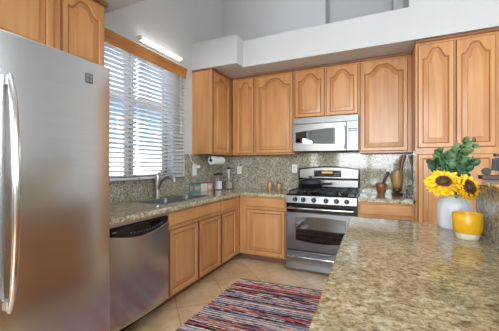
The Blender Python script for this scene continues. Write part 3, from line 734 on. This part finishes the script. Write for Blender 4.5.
# paper towels under the left wall cabinet
pt = thing('paper_towel_holder', 'paper towel roll hung under the left wall cabinet', 'paper towel', (.2, -.5, ZU))
px, pz = .2, 1.343
roll = bmesh.new()
link('paper_roll', MB().lathe([(.02, -.14), (.057, -.14), (.057, .14), (.02, .14)], (0, 0, 0), 32, mat=Matrix.Translation((px, -.53, pz)) @ Matrix.Rotation(math.pi / 2, 4, 'X')), 'paper', pt)
link('rod', MB().tube([(px, -.70, pz), (px, -.36, pz)], .0195, 16), 'darkwood', pt)
link('bracket', MB().box(px - .012, px + .012, -.70, -.69, pz - .01, ZU - .001).box(px - .012, px + .012, -.37, -.36, pz - .01, ZU - .001).box(px - .02, px + .02, -.70, -.36, ZU - .012, ZU - .001), 'grey_plastic', pt)

# counter items in the corner
ZC = .9145
def carton(y0, y1, h, mat, label, x0=.022, x1=.112):
    o = thing('tea_box', label, 'box', ((x0 + x1) / 2, (y0 + y1) / 2, ZC), 'small printed boxes beside the sink')
    link('carton', MB().box(x0, x1, y0, y1, ZC, ZC + h, .002), mat, o)
    link('lid_flap', MB().box(x0 - .001, x1 + .001, y0 - .001, y1 + .001, ZC + h, ZC + h + .006, .001), 'signwood', o)
    link('printed_panel', MB().box(x1 - .0005, x1 + .0012, y0 + .02, y1 - .02, ZC + .03, ZC + h - .03, .0004).box(x0 + .02, x1 - .02, y0 - .0012, y0 + .0005, ZC + .03, ZC + h - .03, .0004), {'teal': 'coral', 'cream': 'stoneware', 'coral': 'cream'}[mat], o)
carton(-.945, -.79, .112, 'teal', 'teal printed box beside the sink, nearest the window')
carton(-.785, -.64, .11, 'cream', 'cream box between the teal and coral boxes')
carton(-.635, -.50, .11, 'coral', 'coral and white printed box nearest the jars')
def jar(x, y, r, h, fill, mat, label, group=None):
    o = thing('canister', label, 'jar', (x, y, ZC), group)
    t = .004
    link('glass_body', MB().lathe([(r * .95, 0), (r, .008), (r, h - .02), (r * .9, h), (r * .9 - t, h), (r - t, h - .02), (r - t, .01), (0, .008)], (x, y, ZC), 28), 'glass', o)
    link('contents', MB().lathe([(r - t * 2, .012), (r - t * 2, fill), (0, fill + .006)], (x, y, ZC), 24), mat, o)
    return o
j = jar(.15, -.40, .062, .215, .125, 'sugar', 'glass canister of white sugar with black lid in the corner')
link('lid', MB().lathe([(.066, .216), (.066, .236), (.06, .24), (.02, .242), (.02, .252), (0, .254)], (.15, -.40, ZC), 28), 'black_matte', j)
j = jar(.21, -.19, .062, .15, .10, 'spice', 'squat glass jar with tall black-topped dispenser right of the sugar canister')
link('neck', MB().tube([(.21, -.19, ZC + .15), (.21, -.19, ZC + .30)], .012, 12), 'nickel', j)
link('lid', MB().lathe([(.03, .30), (.036, .305), (.036, .318), (.01, .33), (0, .331)], (.21, -.19, ZC), 24), 'black_matte', j)
def cup(x, y, h, lid, label):
    o = thing('wooden_shaker', label, 'shaker', (x, y, ZC), 'pale wooden shakers on the back counter')
    link('cup_body', MB().lathe([(.031, 0), (.036, .006), (.037, h * .5), (.035, h)], (x, y, ZC), 24), 'bamboo', o)
    if lid: link('spout_tip', MB().lathe([(.036, h), (.028, h + .012), (.012, h + .02), (.012, h + .045), (0, h + .048)], (x - .006, y, ZC), 20), 'bamboo', o)
    else: link('rim', MB().lathe([(.037, h), (.038, h + .004), (.037, h + .012), (.03, h + .012), (0, h + .006)], (x, y, ZC), 24), 'darkwood', o)
cup(.862, -.15, .105, True, 'left pale wooden shaker with pointed top by the backsplash')
cup(1.005, -.15, .10, False, 'right pale wooden shaker with dark flat rim by the backsplash')

# mortars right of the range
def mortar(x, y, prof, mat, label, pest, pr, pmat, footmat=None, foot=None):
    o = thing('mortar', label, 'mortar', (x, y, ZC), 'wooden mortars with pestles right of the range')
    link('mortar_bowl', MB().lathe(prof, (x, y, ZC), 32), mat, o)
    if foot: link('foot', MB().lathe(foot, (x, y, ZC), 32), footmat, o)
    pe = thing('pestle', label.replace('mortar', 'pestle in the mortar') if False else pest[2], 'pestle', (pest[0][0]), 'pestles standing in the mortars')
    link('pestle_shaft', MB().tube(pest[0], pr, 14), pmat, pe)
    return o
mortar(2.328, -.16, [(.04, 0), (.043, .01), (.039, .02), (.052, .045), (.06, .085), (.06, .12), (.056, .138), (.048, .14), (.049, .1), (.03, .06), (0, .05)], 'olive', 'short dark olive-wood mortar on the left by the range',
       [[(2.323, -.165, ZC + .062), (2.348, -.17, ZC + .13), (2.383, -.175, ZC + .22), (2.408, -.178, ZC + .285)], None, 'dark pestle leaning right in the short mortar'], [.02, .014, .014, .017], 'darkwood')
mortar(2.50, -.16, [(.030, .078), (.044, .095), (.056, .14), (.061, .2), (.060, .29), (.053, .295), (.051, .25), (.046, .14), (0, .12)], 'tanwood', 'tall tan turned-wood mortar on dark foot beside the pantry',
       [[(2.515, -.165, ZC + .16), (2.535, -.17, ZC + .27), (2.55, -.172, ZC + .37), (2.565, -.175, ZC + .44), (2.575, -.175, ZC + .485)], None, 'long turned pestle standing in the tall tan mortar'], [.02, .016, .019, .027, .022], 'olive',
       'darkwood', [(.05, 0), (.054, .008), (.048, .02), (.03, .032), (.038, .046), (.046, .058), (.04, .07), (.045, .085), (.03, .09)])
tj = thing('glass_tumbler', 'small clear glass tumbler on the counter against the pantry side', 'glass', (2.565, -.33, ZC))
link('glass_wall', MB().lathe([(.026, 0), (.031, .09), (.0285, .09), (.0235, .008), (0, .007)], (2.565, -.33, ZC), 24), 'glass', tj)

# ------------------------------------------------------------------ rug
def make_rug():
    x0, x1 = 0, 1.05; L = 1.75; pitch = .0125; rows = int(L / pitch); t = bmesh.new(); nx = 42
    for rI in range(rows):
        yb = -rI * pitch; j0 = random.uniform(-.012, .008); j1 = random.uniform(-.008, .012); hgt = random.uniform(.007, .011)
        ph = random.uniform(0, 6.3); prev = None
        for k in range(nx + 1):
            u = k / nx; x = x0 + j0 + (x1 - x0 + j1 - j0) * u; wob = .0012 * math.sin(u * 40 + ph); zz = hgt + .0015 * math.sin(u * 90 + ph * 2)
            yk = yb; ring = [t.verts.new((x, yb - pitch + wob * .2, .001)), t.verts.new((x, yb - pitch * .85 + wob, zz * .75)), t.verts.new((x, yb - pitch * .5 + wob, zz)), t.verts.new((x, yb - pitch * .15 + wob, zz * .75)), t.verts.new((x, yb + wob * .2, .001))]
            if prev:
                for q in range(4): t.faces.new((prev[q], prev[q + 1], ring[q + 1], ring[q]))
                t.faces.new((prev[4], prev[0], ring[0], ring[4]))
            else: t.faces.new(ring)
            prev = ring
        t.faces.new(prev[::-1])
    for v_ in t.verts: v_.co.y += .09 * v_.co.x
    bmesh.ops.recalc_face_normals(t, faces=t.faces[:])
    m = MB(); m._merge(t); o = link('rag_rug', m, 'rug')
    o.location = (.885, -1.15, .0005); o.rotation_euler = (0, 0, math.radians(-.6))
    return tag(o, 'multicoloured striped rag rug on the tile floor', 'rug')
make_rug()

# ------------------------------------------------------------------ vase, flowers, bowl, stand
ZP = .9145
VX, VY = 2.692, -1.957
v = thing('vase', 'white ribbed ceramic vase holding sunflowers on the peninsula', 'vase', (VX, VY, ZP))
flute = lambda a, z: 1 + (.012 * (abs(math.sin(math.pi * 34 * a)) - .5) if .012 < z < .15 else 0)
link('vase_body', MB().lathe([(.076, 0), (.080, .006), (.082, .016), (.084, .07), (.084, .12), (.081, .14), (.073, .157), (.06, .17), (.055, .177), (.055, .188), (.058, .193), (.054, .193), (.05, .18), (.066, .156), (.077, .12), (.075, .012), (0, .01)], (VX, VY, ZP), 204, flute), 'ceramic', v)
bw = thing('planter_bowl', 'yellow glazed bowl with cream foot in front of the vase', 'bowl', (2.69, -2.245, ZP))
BX, BY = 2.688, -2.235
link('glazed_bowl', MB().lathe([(.050, .030), (.056, .036), (.061, .055), (.0635, .085), (.0635, .125), (.0615, .128), (.059, .125), (.059, .085), (.053, .055), (.03, .04), (0, .039)], (BX, BY, ZP), 48, lambda a, z: 1 + .008 * math.sin(z * 420)), 'yellow', bw)
link('foot', MB().lathe([(.042, 0), (.045, .003), (.051, .026), (.051, .032), (.03, .034)], (BX, BY, ZP), 48), 'stoneware', bw)

def sunflower(loc, direction, R, label, n=22, seed=0):
    rnd = random.Random(seed)
    root = bpy.data.objects.new('sunflower', None); C.objects.link(root); root.location = loc; ORIGIN[root.name] = (0, 0, 0)
    tag(root, label, 'sunflower', 'yellow sunflowers in the white vase')
    root.rotation_euler = Vector(direction).to_track_quat('Z', 'Y').to_euler()
    root.empty_display_size = .03
    t = bmesh.new()
    for layer, (r0, r1, lift, cnt) in enumerate(((.036, R, .0, n), (.036, R * .95, .012, n), (.034, R * .8, .024, n - 4))):
        for k in range(cnt):
            a = 2 * math.pi * (k + layer * .37) / cnt + rnd.uniform(-.08, .08); rr_ = r1 * rnd.uniform(.86, 1.06); wv = rnd.uniform(.8, 1.15) * .0105; tw = rnd.uniform(-.3, .3); cup_ = rnd.uniform(-.012, .018)
            rows_ = []
            for q in range(6):
                u = q / 5; rad = r0 + (rr_ - r0) * u; wdt = wv * (math.sin(math.pi * min(1, .18 + u * .78)) if u < .98 else .06); zz = lift * (1 - u * .5) + cup_ * math.sin(u * 2.4) + .004 * u
                row = []
                for sgn in (-1, 0, 1):
                    off = sgn * wdt; row.append(t.verts.new((rad * math.cos(a) - off * math.sin(a), rad * math.sin(a) + off * math.cos(a), zz + (abs(sgn) * .004 + sgn * tw * wdt * .5))))
                rows_.append(row)
            for A, B in zip(rows_, rows_[1:]):
                for q in range(2): t.faces.new((A[q], A[q + 1], B[q + 1], B[q]))
    m = MB(); m._merge(t); p = link('petals', m, 'petal', root)
    sm = p.modifiers.new('thickness', 'SOLIDIFY'); sm.thickness = .0012
    link('seed_disc', MB().lathe([(.036, .006), (.043, .018), (.041, .028), (.032, .033), (.024, .026), (.012, .022), (0, .021)], (0, 0, 0), 36), 'seed', root)
    link('calyx', MB().lathe([(.008, -.03), (.03, -.016), (.042, -.004), (.038, .006)], (0, 0, 0), 20), 'stem', root)
    return root
def stem_to(root, head, direction, base):
    mw_ = root.matrix_basis.inverted()
    d_ = Vector(direction).normalized(); h_ = Vector(head) - d_ * .028
    pts = [h_, h_ - d_ * .03 + Vector((0, 0, -.02)), Vector((base[0], base[1], base[2] + .06)), Vector(base)]
    link('stem', MB().tube([mw_ @ Vector(q) for q in pts], .005, 8), 'stem', root)
s1p, s1d = (2.626, -2.024, 1.172), (-.12, -.74, .66)
s1 = sunflower(s1p, s1d, .102, 'large sunflower facing us at the left of the vase', 28, 1); stem_to(s1, s1p, s1d, (2.684, -1.940, 1.014))
s2p, s2d = (2.702, -2.13, 1.160), (.5, -.68, .3)
s2 = sunflower(s2p, s2d, .074, 'smaller sunflower drooping right over the vase rim', 24, 5); stem_to(s2, s2p, s2d, (2.708, -1.945, 1.014))

def sprig(pts, leaf_r, label, mat, nleaf, seed):
    rnd = random.Random(seed)
    o = thing('eucalyptus_sprig', label, 'greenery', pts[0], 'eucalyptus sprigs above the sunflowers')
    P = [Vector(q) for q in pts]
    def at(u):
        f_ = u * (len(P) - 1); i = min(int(f_), len(P) - 2); return P[i].lerp(P[i + 1], f_ - i)
    sm = [at(k / 10) for k in range(11)]
    link('stem', MB().tube(sm, [.0035 - .002 * k / 10 for k in range(11)], 6), 'stem', o)
    t = bmesh.new()
    for k in range(nleaf):
        u = .34 + .66 * k / (nleaf - 1); c = at(u); d = (at(min(1, u + .05)) - at(max(0, u - .05))).normalized()
        for sgn in ((-1, 1) if k < nleaf - 1 else (0,)):
            out = (d * rnd.uniform(.2, .8) + Vector((rnd.uniform(-1, 1), rnd.uniform(-1, .25), rnd.uniform(-.3, .7)))).normalized() if sgn == 0 else (Vector((sgn * rnd.uniform(.5, 1), rnd.uniform(-.8, .5), rnd.uniform(-.35, .55))) + d * .5).normalized()
            nrm = (Vector((rnd.uniform(-.5, .5), -1, rnd.uniform(-.1, .9)))); nrm = (nrm - out * nrm.dot(out)).normalized(); sd_ = out.cross(nrm)
            R_ = leaf_r * rnd.uniform(.8, 1.15) * (1.05 - .3 * u)
            cc = c + out * (R_ + .006); ring = []; nn = 14
            ctr = t.verts.new(cc - nrm * R_ * .12)
            for q in range(nn):
                a = 2 * math.pi * q / nn; ring.append(t.verts.new(cc + out * math.cos(a) * R_ * (1.1 if math.cos(a) > 0 else 1.0) + sd_ * math.sin(a) * R_ * .82 + nrm * R_ * .1 * math.cos(2 * a)))
            for q in range(nn): t.faces.new((ctr, ring[q], ring[(q + 1) % nn]))
            t.faces.new((t.verts.new(c), ring[nn // 2 - 1], ring[nn // 2])); 
    m = MB(); m._merge(t); lf = link('leaves', m, mat, o)
    md = lf.modifiers.new('thickness', 'SOLIDIFY'); md.thickness = .0012
    return o
B = (VX, VY, 1.04)
sprig([B, (2.650, -1.945, 1.195), (2.613, -1.934, 1.269), (2.586, -1.934, 1.301)], .031, 'eucalyptus sprig at far left above the large sunflower', 'leaf2', 5, 11)
sprig([(B[0] + .004, B[1], B[2]), (2.671, -1.924, 1.216), (2.652, -1.913, 1.301), (2.642, -1.913, 1.359)], .033, 'tall eucalyptus sprig left of centre in the vase', 'leaf', 7, 12)
sprig([(B[0] + .008, B[1], B[2]), (2.703, -1.934, 1.216), (2.716, -1.934, 1.322), (2.735, -1.945, 1.407)], .033, 'tallest eucalyptus sprig at the centre of the vase', 'leaf', 7, 13)
sprig([(B[0] + .012, B[1] + .01, B[2]), (2.724, -1.913, 1.237), (2.761, -1.902, 1.354), (2.814, -1.881, 1.423)], .024, 'thin eucalyptus sprig arching to the upper right', 'leaf', 5, 14)
sprig([(B[0] + .014, B[1] - .008, B[2]), (2.719, -1.977, 1.195), (2.740, -1.987, 1.269), (2.777, -1.998, 1.301)], .028, 'dark eucalyptus sprig low at the right above the small sunflower', 'leaf2', 4, 15)
sprig([(B[0] - .006, B[1] + .012, B[2]), (2.682, -1.913, 1.195), (2.687, -1.902, 1.280), (2.682, -1.902, 1.343)], .034, 'dark-leaved eucalyptus sprig behind the large sunflower', 'leaf2', 7, 16)
sprig([(B[0] + .002, B[1] + .014, B[2]), (2.698, -1.902, 1.195), (2.719, -1.881, 1.290), (2.730, -1.871, 1.354)], .034, 'dark-leaved eucalyptus sprig in the middle of the bunch, behind the others', 'leaf2', 7, 18)

st = thing('wooden_stand', 'dark weathered wooden stand with black ornament on the raised bar', 'ornament', (2.95, -2.0, 1.2035))
ZL = 1.2036
link('base_board', MB().box(2.80, 3.08, -2.04, -1.97, ZL, ZL + .022, .003), 'signwood', st)
link('post', MB().box(2.885, 2.94, -2.02, -1.99, ZL + .022, ZL + .125, .003), 'signwood', st)
link('arm', MB().box(2.862, 3.02, -2.022, -1.988, ZL + .125, ZL + .14, .003), 'signwood', st)
link('plaque', MB().prism([(2.85, ZL + .05), (2.884, ZL + .045), (2.884, ZL + .118), (2.855, ZL + .112)], -2.012, -1.998, 'y', .002), 'black_matte', st)
link('roundel', MB().lathe([(.02, -.008), (.02, .008)], (0, 0, 0), 24, mat=Matrix.Translation((2.828, -2.005, ZL + .043)) @ Matrix.Rotation(math.pi / 2, 4, 'X')), 'black_matte', st)
